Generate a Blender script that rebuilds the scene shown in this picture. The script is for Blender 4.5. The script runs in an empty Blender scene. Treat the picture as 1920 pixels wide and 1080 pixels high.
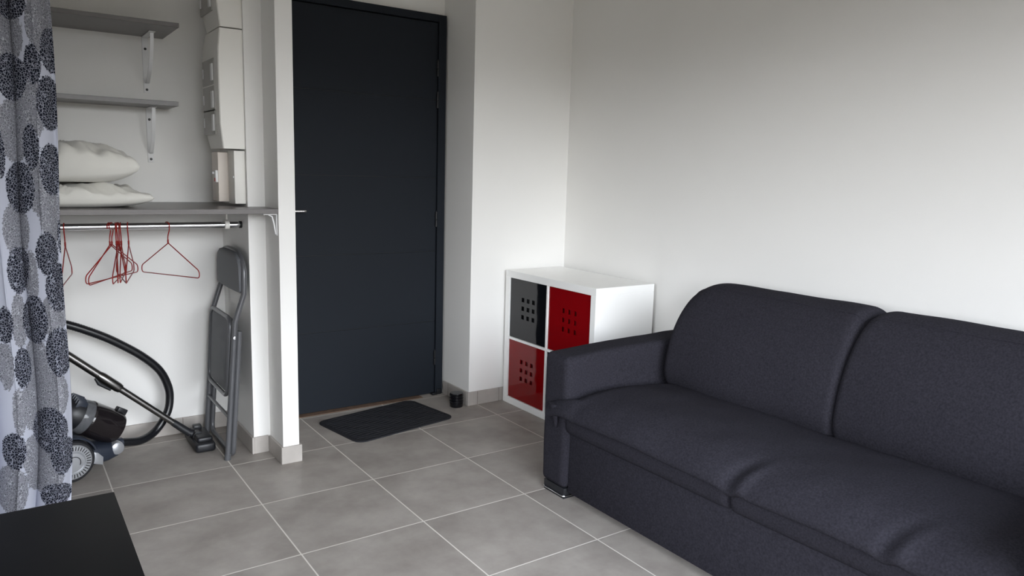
import bpy, bmesh, math, random
import numpy as np
from mathutils import Vector, Matrix, noise

C = bpy.context.scene.collection
PI = math.pi
random.seed(7)

def lin(r, g, b):
    f = lambda c: (c / 255 / 12.92) if c / 255 <= .04045 else ((c / 255 + .055) / 1.055) ** 2.4
    return (f(r), f(g), f(b), 1)

# ------------------------------------------------------------------ camera, world, light, exposure
S = .45
cam_d = bpy.data.cameras.new('camera'); cam = bpy.data.objects.new('camera', cam_d); C.objects.link(cam)
yaw, pit, rol = 0.608635103, 0.151624814, 0.0273156259
fw = Vector((math.sin(yaw) * math.cos(pit), math.cos(yaw) * math.cos(pit), -math.sin(pit)))
r0 = Vector((math.cos(yaw), -math.sin(yaw), 0)); u0 = r0.cross(fw)
rr = r0 * math.cos(rol) + u0 * math.sin(rol); uu = -r0 * math.sin(rol) + u0 * math.cos(rol)
Mx = Matrix.Identity(4)
for i in range(3):
    Mx[i][0] = rr[i]; Mx[i][1] = uu[i]; Mx[i][2] = -fw[i]
Mx.translation = Vector((-.30331, -3.55745, 1.25098))
cam.matrix_world = Mx
cam_d.sensor_width = 36; cam_d.lens = 1392.29 / 1920 * 36; cam_d.clip_start = .02
bpy.context.scene.camera = cam

sc = bpy.context.scene
sc.view_settings.view_transform = 'Standard'; sc.view_settings.look = 'None'
sc.view_settings.gamma = 1; sc.view_settings.use_curve_mapping = False
sc.view_settings.exposure = 0.0
w = bpy.data.worlds.new('sky'); sc.world = w; w.use_nodes = True
def sky_nodes():
    N, L = w.node_tree.nodes, w.node_tree.links
    tc = N.new('ShaderNodeTexCoord'); sp = N.new('ShaderNodeSeparateXYZ'); L.new(tc.outputs['Generated'], sp.inputs[0])
    cr = N.new('ShaderNodeValToRGB'); e = cr.color_ramp.elements
    mr = N.new('ShaderNodeMapRange'); mr.inputs['From Min'].default_value = -1; mr.inputs['From Max'].default_value = 1; L.new(sp.outputs[2], mr.inputs[0])
    e[0].position = .509; e[0].color = (.05, .047, .040, 1)      # street and houses below the skyline
    e[1].position = .548; e[1].color = (.78, .80, .82, 1)       # overcast sky
    x = e.new(.62); x.color = (.84, .88, .94, 1)
    x = e.new(1.0); x.color = (.75, .88, 1.1, 1)
    L.new(mr.outputs[0], cr.inputs[0]); L.new(cr.outputs[0], N['Background'].inputs[0])
    N['Background'].inputs[1].default_value = SKY
SKY = 18.5
sky_nodes()
def portal(loc, rot, sx, sy):       # guides the sky light through a window opening
    ld = bpy.data.lights.new('window_portal', 'AREA'); ld.shape = 'RECTANGLE'
    ld.size = sx; ld.size_y = sy; ld.cycles.is_portal = True
    lo = bpy.data.objects.new('window_portal', ld); C.objects.link(lo); lo.location = loc; lo.rotation_euler = rot
portal((.80, -4.505, 1.105), (math.radians(90), 0, 0), 2.9, 2.09)
portal((-1.405, -3.2, 1.50), (math.radians(90), 0, math.radians(-90)), 1.8, 1.30)  # portal for the added left opening

# ------------------------------------------------------------------ helpers
class MB:
    def __init__(s): s.bm = bmesh.new()
    def box(s, x0, x1, y0, y1, z0, z1, bev=0, seg=2, M=None):
        b = bmesh.new(); bmesh.ops.create_cube(b, size=1)
        for v in b.verts:
            v.co = Vector((x0 + (v.co.x + .5) * (x1 - x0), y0 + (v.co.y + .5) * (y1 - y0), z0 + (v.co.z + .5) * (z1 - z0)))
        if bev: bmesh.ops.bevel(b, geom=list(b.edges), offset=bev, segments=seg, profile=.5, affect='EDGES')
        return s.add(b, M)
    def add(s, b, M=None):
        if M is not None: bmesh.ops.transform(b, matrix=M, verts=b.verts)
        me = bpy.data.meshes.new('tmp'); b.to_mesh(me); b.free(); s.bm.from_mesh(me); bpy.data.meshes.remove(me); return s
    def prism(s, pts, z0, z1, bev=0, M=None, seg=2):
        b = bmesh.new()
        lo_ = [b.verts.new((p[0], p[1], z0)) for p in pts]; hi = [b.verts.new((p[0], p[1], z1)) for p in pts]
        n = len(pts); b.faces.new(lo_[::-1]); b.faces.new(hi)
        for i in range(n): b.faces.new((lo_[i], lo_[(i + 1) % n], hi[(i + 1) % n], hi[i]))
        bmesh.ops.recalc_face_normals(b, faces=b.faces)
        if bev: bmesh.ops.bevel(b, geom=list(b.edges), offset=bev, segments=seg, profile=.5, affect='EDGES')
        return s.add(b, M)
    def tube(s, path, r, seg=10, closed=False, M=None, caps=True):
        P = [Vector(p) for p in path]; n = len(P); b = bmesh.new(); rings = []
        T = []
        for i in range(n):
            a = P[i - 1] if (i or closed) else P[i]; c = P[(i + 1) % n] if (i < n - 1 or closed) else P[i]
            T.append((c - a).normalized())
        up = Vector((0, 0, 1)) if abs(T[0].z) < .9 else Vector((1, 0, 0))
        N = (up - T[0] * up.dot(T[0])).normalized()
        for i in range(n):
            if i:
                N = (N - T[i] * N.dot(T[i])).normalized()
            B = T[i].cross(N); ri = r[i] if hasattr(r, '__len__') else r
            rings.append([b.verts.new(P[i] + (N * math.cos(2 * PI * k / seg) + B * math.sin(2 * PI * k / seg)) * ri) for k in range(seg)])
        m = n if closed else n - 1
        for i in range(m):
            A = rings[i]; D = rings[(i + 1) % n]
            off = 0
            if closed and i == n - 1:
                off = min(range(seg), key=lambda o: (A[0].co - D[o].co).length)
            for k in range(seg): b.faces.new((A[k], A[(k + 1) % seg], D[(k + 1 + off) % seg], D[(k + off) % seg]))
        if not closed and caps: b.faces.new(rings[0][::-1]); b.faces.new(rings[-1])
        bmesh.ops.recalc_face_normals(b, faces=b.faces)
        return s.add(b, M)
    def lathe(s, prof, o, d, seg=32, M=None):
        """prof: list of (radius, distance along d)"""
        o = Vector(o); d = Vector(d).normalized(); up = Vector((0, 0, 1)) if abs(d.z) < .9 else Vector((1, 0, 0))
        a = (up - d * up.dot(d)).normalized(); c = d.cross(a); b = bmesh.new(); R = []
        for r, t in prof:
            if r < 1e-6: R.append([b.verts.new(o + d * t)])
            else: R.append([b.verts.new(o + d * t + (a * math.cos(2 * PI * k / seg) + c * math.sin(2 * PI * k / seg)) * r) for k in range(seg)])
        for A, D in zip(R, R[1:]):
            for k in range(seg):
                k2 = (k + 1) % seg
                if len(A) == 1 and len(D) == 1: continue
                if len(A) == 1: b.faces.new((A[0], D[k], D[k2]))
                elif len(D) == 1: b.faces.new((A[k], A[k2], D[0]))
                else: b.faces.new((A[k], A[k2], D[k2], D[k]))
        if len(R[0]) > 1: b.faces.new(R[0][::-1])
        if len(R[-1]) > 1: b.faces.new(R[-1])
        bmesh.ops.recalc_face_normals(b, faces=b.faces)
        return s.add(b, M)
    def rings(s, R, M=None, cap=True):
        """loft closed loops with equal counts"""
        b = bmesh.new(); V = [[b.verts.new(p) for p in r] for r in R]; n = len(R[0])
        for A, D in zip(V, V[1:]):
            for k in range(n): b.faces.new((A[k], A[(k + 1) % n], D[(k + 1) % n], D[k]))
        if cap: b.faces.new(V[0][::-1]); b.faces.new(V[-1])
        bmesh.ops.recalc_face_normals(b, faces=b.faces)
        return s.add(b, M)
    def build(s, name, mat, parent=None, angle=35, local=False, mod=None):
        base = BASE.get(parent.name, Vector()) if parent is not None and not local else Vector()
        if base.length: bmesh.ops.translate(s.bm, vec=-base, verts=s.bm.verts)
        me = bpy.data.meshes.new(name); s.bm.to_mesh(me); s.bm.free()
        me.polygons.foreach_set('use_smooth', [True] * len(me.polygons))
        if angle is not None: me.set_sharp_from_angle(angle=math.radians(angle))
        me.materials.append(mat)
        o = bpy.data.objects.new(name, me); C.objects.link(o)
        if parent is not None: o.parent = parent; BASE[o.name] = base
        return o
BASE = {}

def tag(o, label=None, cat=None, group=None, kind=None):
    if label: o['label'] = label
    if cat: o['category'] = cat
    if group: o['group'] = group
    if kind: o['kind'] = kind
    return o
def thing(name, label, cat, loc, group=None, rz=0):
    o = bpy.data.objects.new(name, None); C.objects.link(o); o.location = loc; o.rotation_euler = (0, 0, rz)
    o.empty_display_size = .05
    BASE[o.name] = Vector(loc); return tag(o, label, cat, group)
def struct(name, mb, mat, parent=None):
    o = mb.build(name, mat, parent)
    if parent is None: o['kind'] = 'structure'
    return o
def fillet(pts, r, n=5, closed=False):
    P = [Vector(p) for p in pts]; out = []
    N = len(P)
    for i, p in enumerate(P):
        if not closed and i in (0, N - 1): out.append(p); continue
        a = P[i - 1]; c = P[(i + 1) % N]; da = (a - p); dc = (c - p)
        rr_ = min(r, da.length * .49, dc.length * .49)
        A = p + da.normalized() * rr_; D = p + dc.normalized() * rr_
        for k in range(n + 1):
            t = k / n; out.append(A * (1 - t) ** 2 + p * 2 * t * (1 - t) + D * t * t)
    return out
def spline(pts, n=10):
    P = [Vector(p) for p in pts]; P = [P[0] * 2 - P[1]] + P + [P[-1] * 2 - P[-2]]; out = []
    for i in range(1, len(P) - 2):
        for k in range(n):
            t = k / n; a, b, c, d = P[i - 1:i + 3]
            out.append(.5 * ((2 * b) + (c - a) * t + (2 * a - 5 * b + 4 * c - d) * t * t + (3 * b - a - 3 * c + d) * t ** 3))
    out.append(P[-2]); return out

# ------------------------------------------------------------------ materials
def nt(name):
    m = bpy.data.materials.new(name); m.use_nodes = True; return m, m.node_tree.nodes, m.node_tree.links, m.node_tree.nodes['Principled BSDF']
def mat(name, col, rough=.5, metal=0, var=0, vscale=8, bump=0, bscale=200, spec=.5, sheen=0, coat=0, stretch=None):
    m, N, L, P = nt(name)
    P.inputs['Base Color'].default_value = col; P.inputs['Roughness'].default_value = rough; P.inputs['Metallic'].default_value = metal
    P.inputs['Specular IOR Level'].default_value = spec
    if sheen: P.inputs['Sheen Weight'].default_value = sheen; P.inputs['Sheen Roughness'].default_value = .5
    if coat: P.inputs['Coat Weight'].default_value = coat; P.inputs['Coat Roughness'].default_value = .03
    tc = N.new('ShaderNodeTexCoord'); src = tc.outputs['Object']
    if stretch:
        mp = N.new('ShaderNodeMapping'); mp.inputs['Scale'].default_value = stretch; L.new(src, mp.inputs[0]); src = mp.outputs[0]
    n = N.new('ShaderNodeTexNoise'); n.inputs['Scale'].default_value = vscale; n.inputs['Detail'].default_value = 5; L.new(src, n.inputs['Vector'])
    r = N.new('ShaderNodeMapRange'); v = max(var, .01)
    r.inputs['From Min'].default_value = .3; r.inputs['From Max'].default_value = .7; r.inputs['To Min'].default_value = 1 - v; r.inputs['To Max'].default_value = 1 + v
    L.new(n.outputs[0], r.inputs['Value'])
    mx = N.new('ShaderNodeVectorMath'); mx.operation = 'SCALE'; mx.inputs[0].default_value = col[:3]; L.new(r.outputs[0], mx.inputs['Scale'])
    L.new(mx.outputs[0], P.inputs['Base Color'])
    if bump:
        n2 = N.new('ShaderNodeTexNoise'); n2.inputs['Scale'].default_value = bscale; n2.inputs['Detail'].default_value = 3; L.new(src, n2.inputs['Vector'])
        b = N.new('ShaderNodeBump'); b.inputs['Strength'].default_value = bump; b.inputs['Distance'].default_value = .002
        L.new(n2.outputs[0], b.inputs['Height']); L.new(b.outputs[0], P.inputs['Normal'])
    return m

M_wall = mat('white_paint', (.87, .86, .835, 1), .75, var=.012, vscale=1.5, bump=.12, bscale=260, spec=.3)
M_ceil = mat('ceiling_paint', (.85, .82, .765, 1), .9, spec=.2)
M_door = mat('anthracite_paint', lin(28, 33, 40), .6, bump=.05, bscale=120, spec=.18)
M_groove = mat('door_groove_dark', lin(22, 25, 30), .6)
M_blackm = mat('black_metal', lin(30, 31, 34), .4, metal=.3)
M_thresh = mat('brown_threshold', lin(104, 82, 66), .85, var=.25, vscale=30)
M_shelf = mat('grey_laminate', lin(98, 94, 93), .32, var=.08, vscale=40, stretch=(1, 6, 6), spec=.5)
M_white = mat('white_enamel', lin(236, 236, 236), .4)
M_whitelam = mat('white_laminate', lin(247, 247, 245), .3, spec=.5)
M_plast = mat('white_plastic', lin(240, 238, 232), .42)
M_plastg = mat('grey_smoked_plastic', lin(165, 163, 158), .3)
M_creamp = mat('cream_plastic', lin(232, 222, 212), .45)
M_redp = mat('red_plastic', lin(160, 30, 28), .4)
M_chrome = mat('chrome', (.75, .76, .78, 1), .16, metal=1)
M_galv = mat('brushed_steel', (.55, .56, .57, 1), .3, metal=1, var=.1, vscale=20, stretch=(1, 8, 8))
M_redwire = mat('red_wire_coating', lin(150, 34, 26), .4)
M_pillow = mat('white_cotton', lin(222, 220, 213), .85, bump=.15, bscale=500, sheen=.2)
M_mat = mat('black_rubber_mat', lin(26, 27, 33), .75, bump=.3, bscale=500)
M_blackg = mat('black_gloss_plastic', lin(20, 20, 24), .12)
M_hose = mat('black_ribbed_plastic', lin(22, 23, 27), .3)
M_blackp = mat('black_plastic', lin(28, 29, 33), .42)
M_hull = mat('blue_black_plastic', lin(40, 46, 58), .38)
M_silver = mat('silver_plastic', lin(176, 178, 182), .35, metal=.55)
M_chair = mat('grey_powder_coat', lin(92, 93, 96), .3, metal=.2)
M_vinyl = mat('grey_vinyl', lin(88, 90, 94), .6, bump=.25, bscale=900)
M_table = mat('black_table_top', lin(12, 13, 15), .5, var=.06, vscale=60, spec=.15)
M_redg = mat('red_gloss_insert', lin(128, 2, 8), .06, spec=.4, bump=1, bscale=4)
M_blkg = mat('black_gloss_insert', lin(10, 11, 15), .06, spec=.5, bump=1, bscale=4)
M_dark = mat('dark_interior', lin(16, 16, 18), .8)
M_sofa = mat('charcoal_fabric', lin(44, 43, 49), 1.0, var=.26, vscale=170, bump=.5, bscale=500, spec=.04)
M_mirror = mat('window_frame_white', lin(235, 235, 235), .4)

def floor_mat():
    m, N, L, P = nt('grey_floor_tiles'); tc = N.new('ShaderNodeTexCoord'); sp = N.new('ShaderNodeSeparateXYZ'); L.new(tc.outputs['Object'], sp.inputs[0])
    def math_(op, a, b=None, c=None):
        n = N.new('ShaderNodeMath'); n.operation = op
        for i, x in enumerate((a, b, c)):
            if x is None: continue
            if isinstance(x, (int, float)): n.inputs[i].default_value = x
            else: L.new(x, n.inputs[i])
        return n.outputs[0]
    lines = []; cells = []
    for ax, s in (('X', .45), ('Y', .4368)):
        t = math_('DIVIDE', sp.outputs[ax], s)
        fr = math_('FRACT', math_('ADD', t, 100.5)); d = math_('MULTIPLY', math_('ABSOLUTE', math_('SUBTRACT', fr, .5)), s)
        lines.append(d); cells.append(math_('FLOOR', math_('ADD', t, 100)))
    d = math_('MINIMUM', *lines)
    g = N.new('ShaderNodeMapRange'); g.inputs['From Min'].default_value = .0017; g.inputs['From Max'].default_value = .0032; g.inputs['To Min'].default_value = 1; g.inputs['To Max'].default_value = 0
    L.new(d, g.inputs[0])
    cb = N.new('ShaderNodeCombineXYZ'); L.new(cells[0], cb.inputs[0]); L.new(cells[1], cb.inputs[1])
    wn = N.new('ShaderNodeTexWhiteNoise'); L.new(cb.outputs[0], wn.inputs['Vector'])
    ad = N.new('ShaderNodeVectorMath'); ad.operation = 'MULTIPLY_ADD'; L.new(wn.outputs['Color'], ad.inputs[0]); ad.inputs[1].default_value = (7, 7, 7); L.new(tc.outputs['Object'], ad.inputs[2])
    n1 = N.new('ShaderNodeTexNoise'); n1.inputs['Scale'].default_value = 4.5; n1.inputs['Detail'].default_value = 8; n1.inputs['Roughness'].default_value = .62; L.new(ad.outputs[0], n1.inputs['Vector'])
    cr = N.new('ShaderNodeValToRGB'); cr.color_ramp.elements[0].position = .32; cr.color_ramp.elements[0].color = lin(144, 137, 131)
    cr.color_ramp.elements[1].position = .68; cr.color_ramp.elements[1].color = lin(172, 166, 159); L.new(n1.outputs[0], cr.inputs[0])
    sc_ = N.new('ShaderNodeVectorMath'); sc_.operation = 'SCALE'; L.new(cr.outputs[0], sc_.inputs[0]); L.new(math_('MULTIPLY_ADD', wn.outputs['Value'], .07, .965), sc_.inputs['Scale'])
    mx = N.new('ShaderNodeMix'); mx.data_type = 'RGBA'; L.new(g.outputs[0], mx.inputs['Factor']); L.new(sc_.outputs[0], mx.inputs['A']); mx.inputs['B'].default_value = lin(222, 216, 208)
    L.new(mx.outputs['Result'], P.inputs['Base Color'])
    P.inputs['Roughness'].default_value = .5; P.inputs['Specular IOR Level'].default_value = .22
    b = N.new('ShaderNodeBump'); b.inputs['Strength'].default_value = .35; b.inputs['Distance'].default_value = .002
    L.new(math_('SUBTRACT', math_('MULTIPLY', n1.outputs[0], .15), g.outputs[0]), b.inputs['Height']); L.new(b.outputs[0], P.inputs['Normal'])
    return m
M_floor = floor_mat()
M_skirt = mat('grey_skirting_tile', lin(176, 170, 164), .45, var=.09, vscale=12)
M_caulk = mat('white_caulk', lin(228, 227, 224), .6)

def curtain_mat():
    m, N, L, P = nt('printed_curtain_cloth')
    def attr(n): a = N.new('ShaderNodeAttribute'); a.attribute_name = n; return a.outputs['Fac']
    uv = N.new('ShaderNodeUVMap'); uv.uv_map = 'UVMap'
    nz = N.new('ShaderNodeTexNoise'); nz.inputs['Scale'].default_value = 130; L.new(uv.outputs[0], nz.inputs['Vector'])
    vo = N.new('ShaderNodeTexVoronoi'); vo.feature = 'DISTANCE_TO_EDGE'; vo.inputs['Scale'].default_value = 115; L.new(uv.outputs[0], vo.inputs['Vector'])
    def thr(src, lo_, hi):
        a = N.new('ShaderNodeMapRange'); a.inputs['From Min'].default_value = lo_; a.inputs['From Max'].default_value = hi; L.new(src, a.inputs[0]); return a.outputs[0]
    def inside(name):
        a = N.new('ShaderNodeMath'); a.operation = 'MULTIPLY_ADD'; L.new(nz.outputs[0], a.inputs[0]); a.inputs[1].default_value = .012; L.new(attr(name), a.inputs[2])
        return thr(a.outputs[0], .0055, .0065)     # sd > 0 inside
    def mix(f, a, b):
        x = N.new('ShaderNodeMix'); x.data_type = 'RGBA'; L.new(f, x.inputs['Factor'])
        for k, v in (('A', a), ('B', b)):
            if isinstance(v, tuple): x.inputs[k].default_value = v
            else: L.new(v, x.inputs[k])
        return x.outputs['Result']
    cell = thr(vo.outputs['Distance'], .03, .085)      # 0 on net lines
    pn = N.new('ShaderNodeTexNoise'); pn.inputs['Scale'].default_value = 55; L.new(uv.outputs[0], pn.inputs['Vector'])
    cg = mix(cell, lin(186, 188, 196), lin(104, 105, 112))
    cg = mix(thr(pn.outputs[0], .35, .7), cg, lin(134, 135, 143))
    cd = mix(cell, lin(150, 153, 166), lin(26, 28, 40))
    c = mix(inside('sd_grey'), lin(186, 189, 202), cg); c = mix(inside('sd_dark'), c, cd)
    L.new(c, P.inputs['Base Color']); P.inputs['Roughness'].default_value = .9; P.inputs['Specular IOR Level'].default_value = .15
    return m
M_curt = curtain_mat()

def glass_mat():
    m, N, L, P = nt('window_glass'); out = N['Material Output']; g = N.new('ShaderNodeBsdfGlossy'); g.inputs['Roughness'].default_value = .02
    t = N.new('ShaderNodeBsdfTransparent'); f = N.new('ShaderNodeFresnel'); f.inputs[0].default_value = 1.45; x = N.new('ShaderNodeMixShader')
    L.new(f.outputs[0], x.inputs[0]); L.new(t.outputs[0], x.inputs[1]); L.new(g.outputs[0], x.inputs[2]); L.new(x.outputs[0], out.inputs[0]); return m
M_glass = glass_mat()
def clear_mat():
    m, N, L, P = nt('smoked_clear_plastic'); out = N['Material Output']
    P.inputs['Base Color'].default_value = lin(120, 122, 126); P.inputs['Roughness'].default_value = .12
    t = N.new('ShaderNodeBsdfTransparent'); t.inputs[0].default_value = (.72, .73, .75, 1); x = N.new('ShaderNodeMixShader'); x.inputs[0].default_value = .55
    L.new(t.outputs[0], x.inputs[1]); L.new(P.outputs[0], x.inputs[2]); L.new(x.outputs[0], out.inputs[0]); return m
M_clear = clear_mat()

# ------------------------------------------------------------------ room shell
XL, XR, YF, YB, ZC = -1.3, 2.378, -4.4, .09, 2.5
struct('floor', MB().box(XL - .1, XR + .1, YF - .1, YB + .15, -.1, 0), M_floor)
struct('ceiling', MB().box(XL - .1, XR + .1, YF - .1, YB + .15, ZC, ZC + .1), M_ceil)
LY0, LY1, LZ0, LZ1 = -4.1, -2.3, .85, 2.15     # opening of an unseen window, added to brighten the right-hand walls
struct('wall_left', MB().box(XL - .1, XL, YF - .1, LY0, 0, ZC).box(XL - .1, XL, LY1, YB + .15, 0, ZC).box(XL - .1, XL, LY0, LY1, 0, LZ0).box(XL - .1, XL, LY0, LY1, LZ1, ZC), M_wall)
struct('wall_right', MB().box(XR, XR + .1, YF - .1, YB + .15, 0, ZC), M_wall)
DX0, DX1, DZ = .80, 1.737, 2.075
struct('wall_back', MB().box(XL, DX0, YB, YB + .15, 0, ZC).box(DX1, XR, YB, YB + .15, 0, ZC).box(DX0, DX1, YB, YB + .15, DZ, ZC).box(DX0, DX1, YB + .032, YB + .15, 0, DZ), M_wall)  # last box: unseen panel added behind the leaf to stop sky light leaking in
WX0, WX1, WZ0, WZ1 = -.65, 2.25, .06, 2.15
struct('wall_front', MB().box(XL, WX0, YF - .1, YF, 0, ZC).box(WX1, XR, YF - .1, YF, 0, ZC).box(WX0, WX1, YF - .1, YF, WZ1, ZC).box(WX0, WX1, YF - .1, YF, 0, WZ0), M_wall)
struct('wall_partition', MB().box(.642, .711, -.526, YB, 0, ZC), M_wall)
struct('wall_duct', MB().box(.570, .642, -.344, YB, 0, ZC), M_wall)
struct('wall_entry', MB().box(1.749, XR, -.227, YB, 0, ZC), M_wall)
# window behind the camera
wf = MB()
for a in ((WX0, WX0 + .06), ((WX0 + WX1) / 2 - .05, (WX0 + WX1) / 2 + .05), (WX1 - .06, WX1)): wf.box(a[0], a[1], YF - .08, YF - .02, WZ0, WZ1, .004)
for z in ((WZ0, WZ0 + .07), (WZ1 - .07, WZ1)): wf.box(WX0, WX1, YF - .078, YF - .022, z[0], z[1], .004)
win = struct('window_1', wf, M_mirror)
MB().box(WX0 + .05, WX1 - .05, YF - .052, YF - .048, WZ0 + .05, WZ1 - .05).build('pane', M_glass, win)

wf = MB()
for a in ((LY0, LY0 + .06), ((LY0 + LY1) / 2 - .045, (LY0 + LY1) / 2 + .045), (LY1 - .06, LY1)): wf.box(XL - .08, XL - .02, a[0], a[1], LZ0, LZ1, .004)
for z in ((LZ0, LZ0 + .06), (LZ1 - .06, LZ1)): wf.box(XL - .078, XL - .022, LY0, LY1, z[0], z[1], .004)
win = struct('added_window', wf, M_mirror)  # unseen, added so more daylight reaches the right wall and entry wall
MB().box(XL - .052, XL - .048, LY0 + .05, LY1 - .05, LZ0 + .05, LZ1 - .05).build('pane', M_glass, win)

# skirting tiles
SH = .075
def skirt(name, x0, x1, y0, y1, joints=()):
    struct(name, MB().box(x0, x1, y0, y1, 0, SH, .0015, 1), M_skirt)
skirt('baseboard_closet_back', XL, .560, .080, .09)
skirt('baseboard_duct_side', .560, .570, -.354, .09)
skirt('baseboard_duct_front', .570, .632, -.354, -.344)
skirt('baseboard_partition_left', .632, .642, -.526, -.354)
skirt('baseboard_partition_front', .632, .721, -.536, -.526)
skirt('baseboard_partition_right', .711, .721, -.526, .04)
skirt('baseboard_entry_left', 1.739, 1.749, -.227, .04)
skirt('baseboard_entry_front', 1.739, XR, -.237, -.227)
skirt('baseboard_right', XR - .01, XR, YF, -.237)
skirt('baseboard_left', XL, XL + .01, YF, .08)
# grout joints between skirting tiles
j = MB()
for x in (.36, -.09, -.54): j.box(x - .0015, x + .0015, .0795, .081, 0, SH)
for x in (1.80, 1.94): j.box(x - .0015, x + .0015, -.2375, -.236, 0, SH)
for y in (-.02,): j.box(1.7385, 1.740, y - .0015, y + .0015, 0, SH)
struct('trim_1', j, mat('grey_grout', lin(128, 120, 112), .8))

# ------------------------------------------------------------------ entrance door
PL = .055   # front plane of the leaf
zs = [.005, .425, .820, 1.222, 1.636, 2.035]
leaf = MB()
for a, b in zip(zs, zs[1:]): leaf.box(.842, 1.690, PL, PL + .038, a + .0015, b - .0015, .0012, 1)
fr = MB().box(1.692, 1.737, .043, .12, .0, DZ, .002, 1).box(DX0, .840, .043, .12, 0, DZ, .002, 1).box(.840, 1.692, .043, .12, 2.038, DZ, .002, 1)
door = fr.build('door_1', M_door); door['kind'] = 'structure'
lf = leaf.build('door_leaf', M_door, door)
MB().box(.843, 1.689, PL + .004, PL + .036, .012, 2.033).build('groove_backing', M_groove, door)
for z in (1.800, 1.633, .995, .214):
    MB().tube([(1.690, PL - .004, z - .040), (1.690, PL - .004, z - .003)], .0075, 12).tube([(1.690, PL - .004, z), (1.690, PL - .004, z + .040)], .0075, 12).lathe([(0, 0), (.005, .001), (.004, .006), (0, .008)], (1.690, PL - .004, z + .04), (0, 0, 1), 12).build('hinge', M_blackm, door)
h = MB().lathe([(0, 0), (.024, 0), (.024, -.008), (.010, -.010), (.009, -.050), (0, -.050)], (.873, PL, 1.046), (0, 1, 0), 24)
h.tube(fillet([(.873, PL - .046, 1.046), (.935, PL - .048, 1.046), (.942, PL - .047, 1.046)], .01), .0075, 12)
h.build('door_handle', M_chrome, lf)
MB().box(1.668, 1.700, .030, .062, 0, .012, .002).box(1.700, 1.728, .035, .045, 0, .03, .002).build('door_foot', M_blackm, door)
struct('trim_2', MB().box(.721, 1.60, .018, .10, 0, .003, .0005, 1), M_thresh)

# ------------------------------------------------------------------ closet shelves, brackets, rod
def board(name, x1, y0, z0, z1, label):
    t = tag(MB().box(XL, x1, y0, YB, z0, z1, .001, 1).build(name, M_shelf), label, 'shelf'); return t
board('wall_shelf', .345, -.256, 1.794, 1.811, 'grey board shelf with brackets, topmost of the closet, above the other short shelf')
board('wall_shelf', .358, -.121, 1.496, 1.515, 'narrow grey board shelf between the topmost shelf and the pillows')
tag(MB().prism([(XL, YB), (XL, -.525), (.6415, -.525), (.6415, -.3445), (.5695, -.3445), (.5695, YB)], 1.067, 1.087, .001, seg=1).build('closet_shelf', M_shelf),
    'long deep grey shelf that carries the two pillows, over the hanging rail', 'shelf')
def bracket(x, ztop, arm, drop, label):
    t = thing('shelf_bracket', label, 'bracket', (x, YB, ztop - drop))
    w_ = .0125; yb = YB - .002
    b = MB().box(x - w_, x + w_, yb - .002, yb + .002, ztop - drop, ztop - .001, .0015)      # wall leg
    b.box(x - w_, x + w_, yb - arm, yb, ztop - .004, ztop - .0005, .0015)                 # arm under the board
    b.build('plate', M_white, t)
    pts = [(x, yb - arm * .93, ztop - .005), (x, yb - arm * .86, ztop - .06), (x, yb - arm * .60, ztop - drop * .55), (x, yb - arm * .2, ztop - drop * .80), (x, yb - .004, ztop - drop * .82)]
    P = spline(pts, 8)
    MB().rings([[p + Vector((sx * .007, 0, 0)) + Vector((0, d * .0015, d * .0015)) for sx, d in ((-1, -1), (1, -1), (1, 1), (-1, 1))] for p in P]).build('brace', M_white, t)
    for z in (ztop - .05, ztop - drop + .014):
        MB().lathe([(0, -.0035), (.004, -.003), (.0055, 0)], (x, yb - .002, z), (0, 1, 0), 12).build('screw', M_blackm, t)
bracket(.272, 1.794, .19, .235, 'white curved bracket under the topmost shelf')
bracket(.276, 1.496, .125, .235, 'white curved bracket under the narrow second shelf, over the pillows')
t = thing('shelf_bracket', 'small white bracket on the pillar side under the long shelf end', 'bracket', (.64, -.50, .975))
b = MB().box(.637, .641, -.512, -.486, .978, 1.066, .001).box(.585, .641, -.512, -.486, 1.062, 1.0665, .001); b.build('plate', M_white, t)
b = MB(); b.rings([[Vector((.638 - k[0], y, 1.064 - k[1])) for y, k in ((-.506, (a, c)), (-.494, (a, c)), (-.494, (a + .004, c + .002)), (-.506, (a + .004, c + .002)))] for a, c in ((.030, 0), (.014, .008), (.008, .030), (.004, .055), (0, .08))]); b.build('brace', M_white, t)

t = thing('hanging_rail', 'chrome closet rail carrying the red hangers under the long shelf', 'rail', (0, -.241, 1.005))
MB().tube([(XL, -.241, 1.005), (.562, -.241, 1.005)], .0125, 20).build('tube', M_chrome, t)
MB().tube([(.559, -.241, 1.005), (.5695, -.241, 1.005)], .015, 20).build('end_socket', M_blackm, t)
rb = MB().tube([(.508, -.241, 1.028), (.508, -.241, 1.0665)], .004, 8).lathe([(.0128, -.009), (.018, -.009), (.018, .009), (.0128, .009)], (.508, -.241, 1.005), (1, 0, 0), 20).box(.496, .520, -.255, -.227, 1.064, 1.0668, .001)
rb.build('rail_support', M_plast, t)

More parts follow.
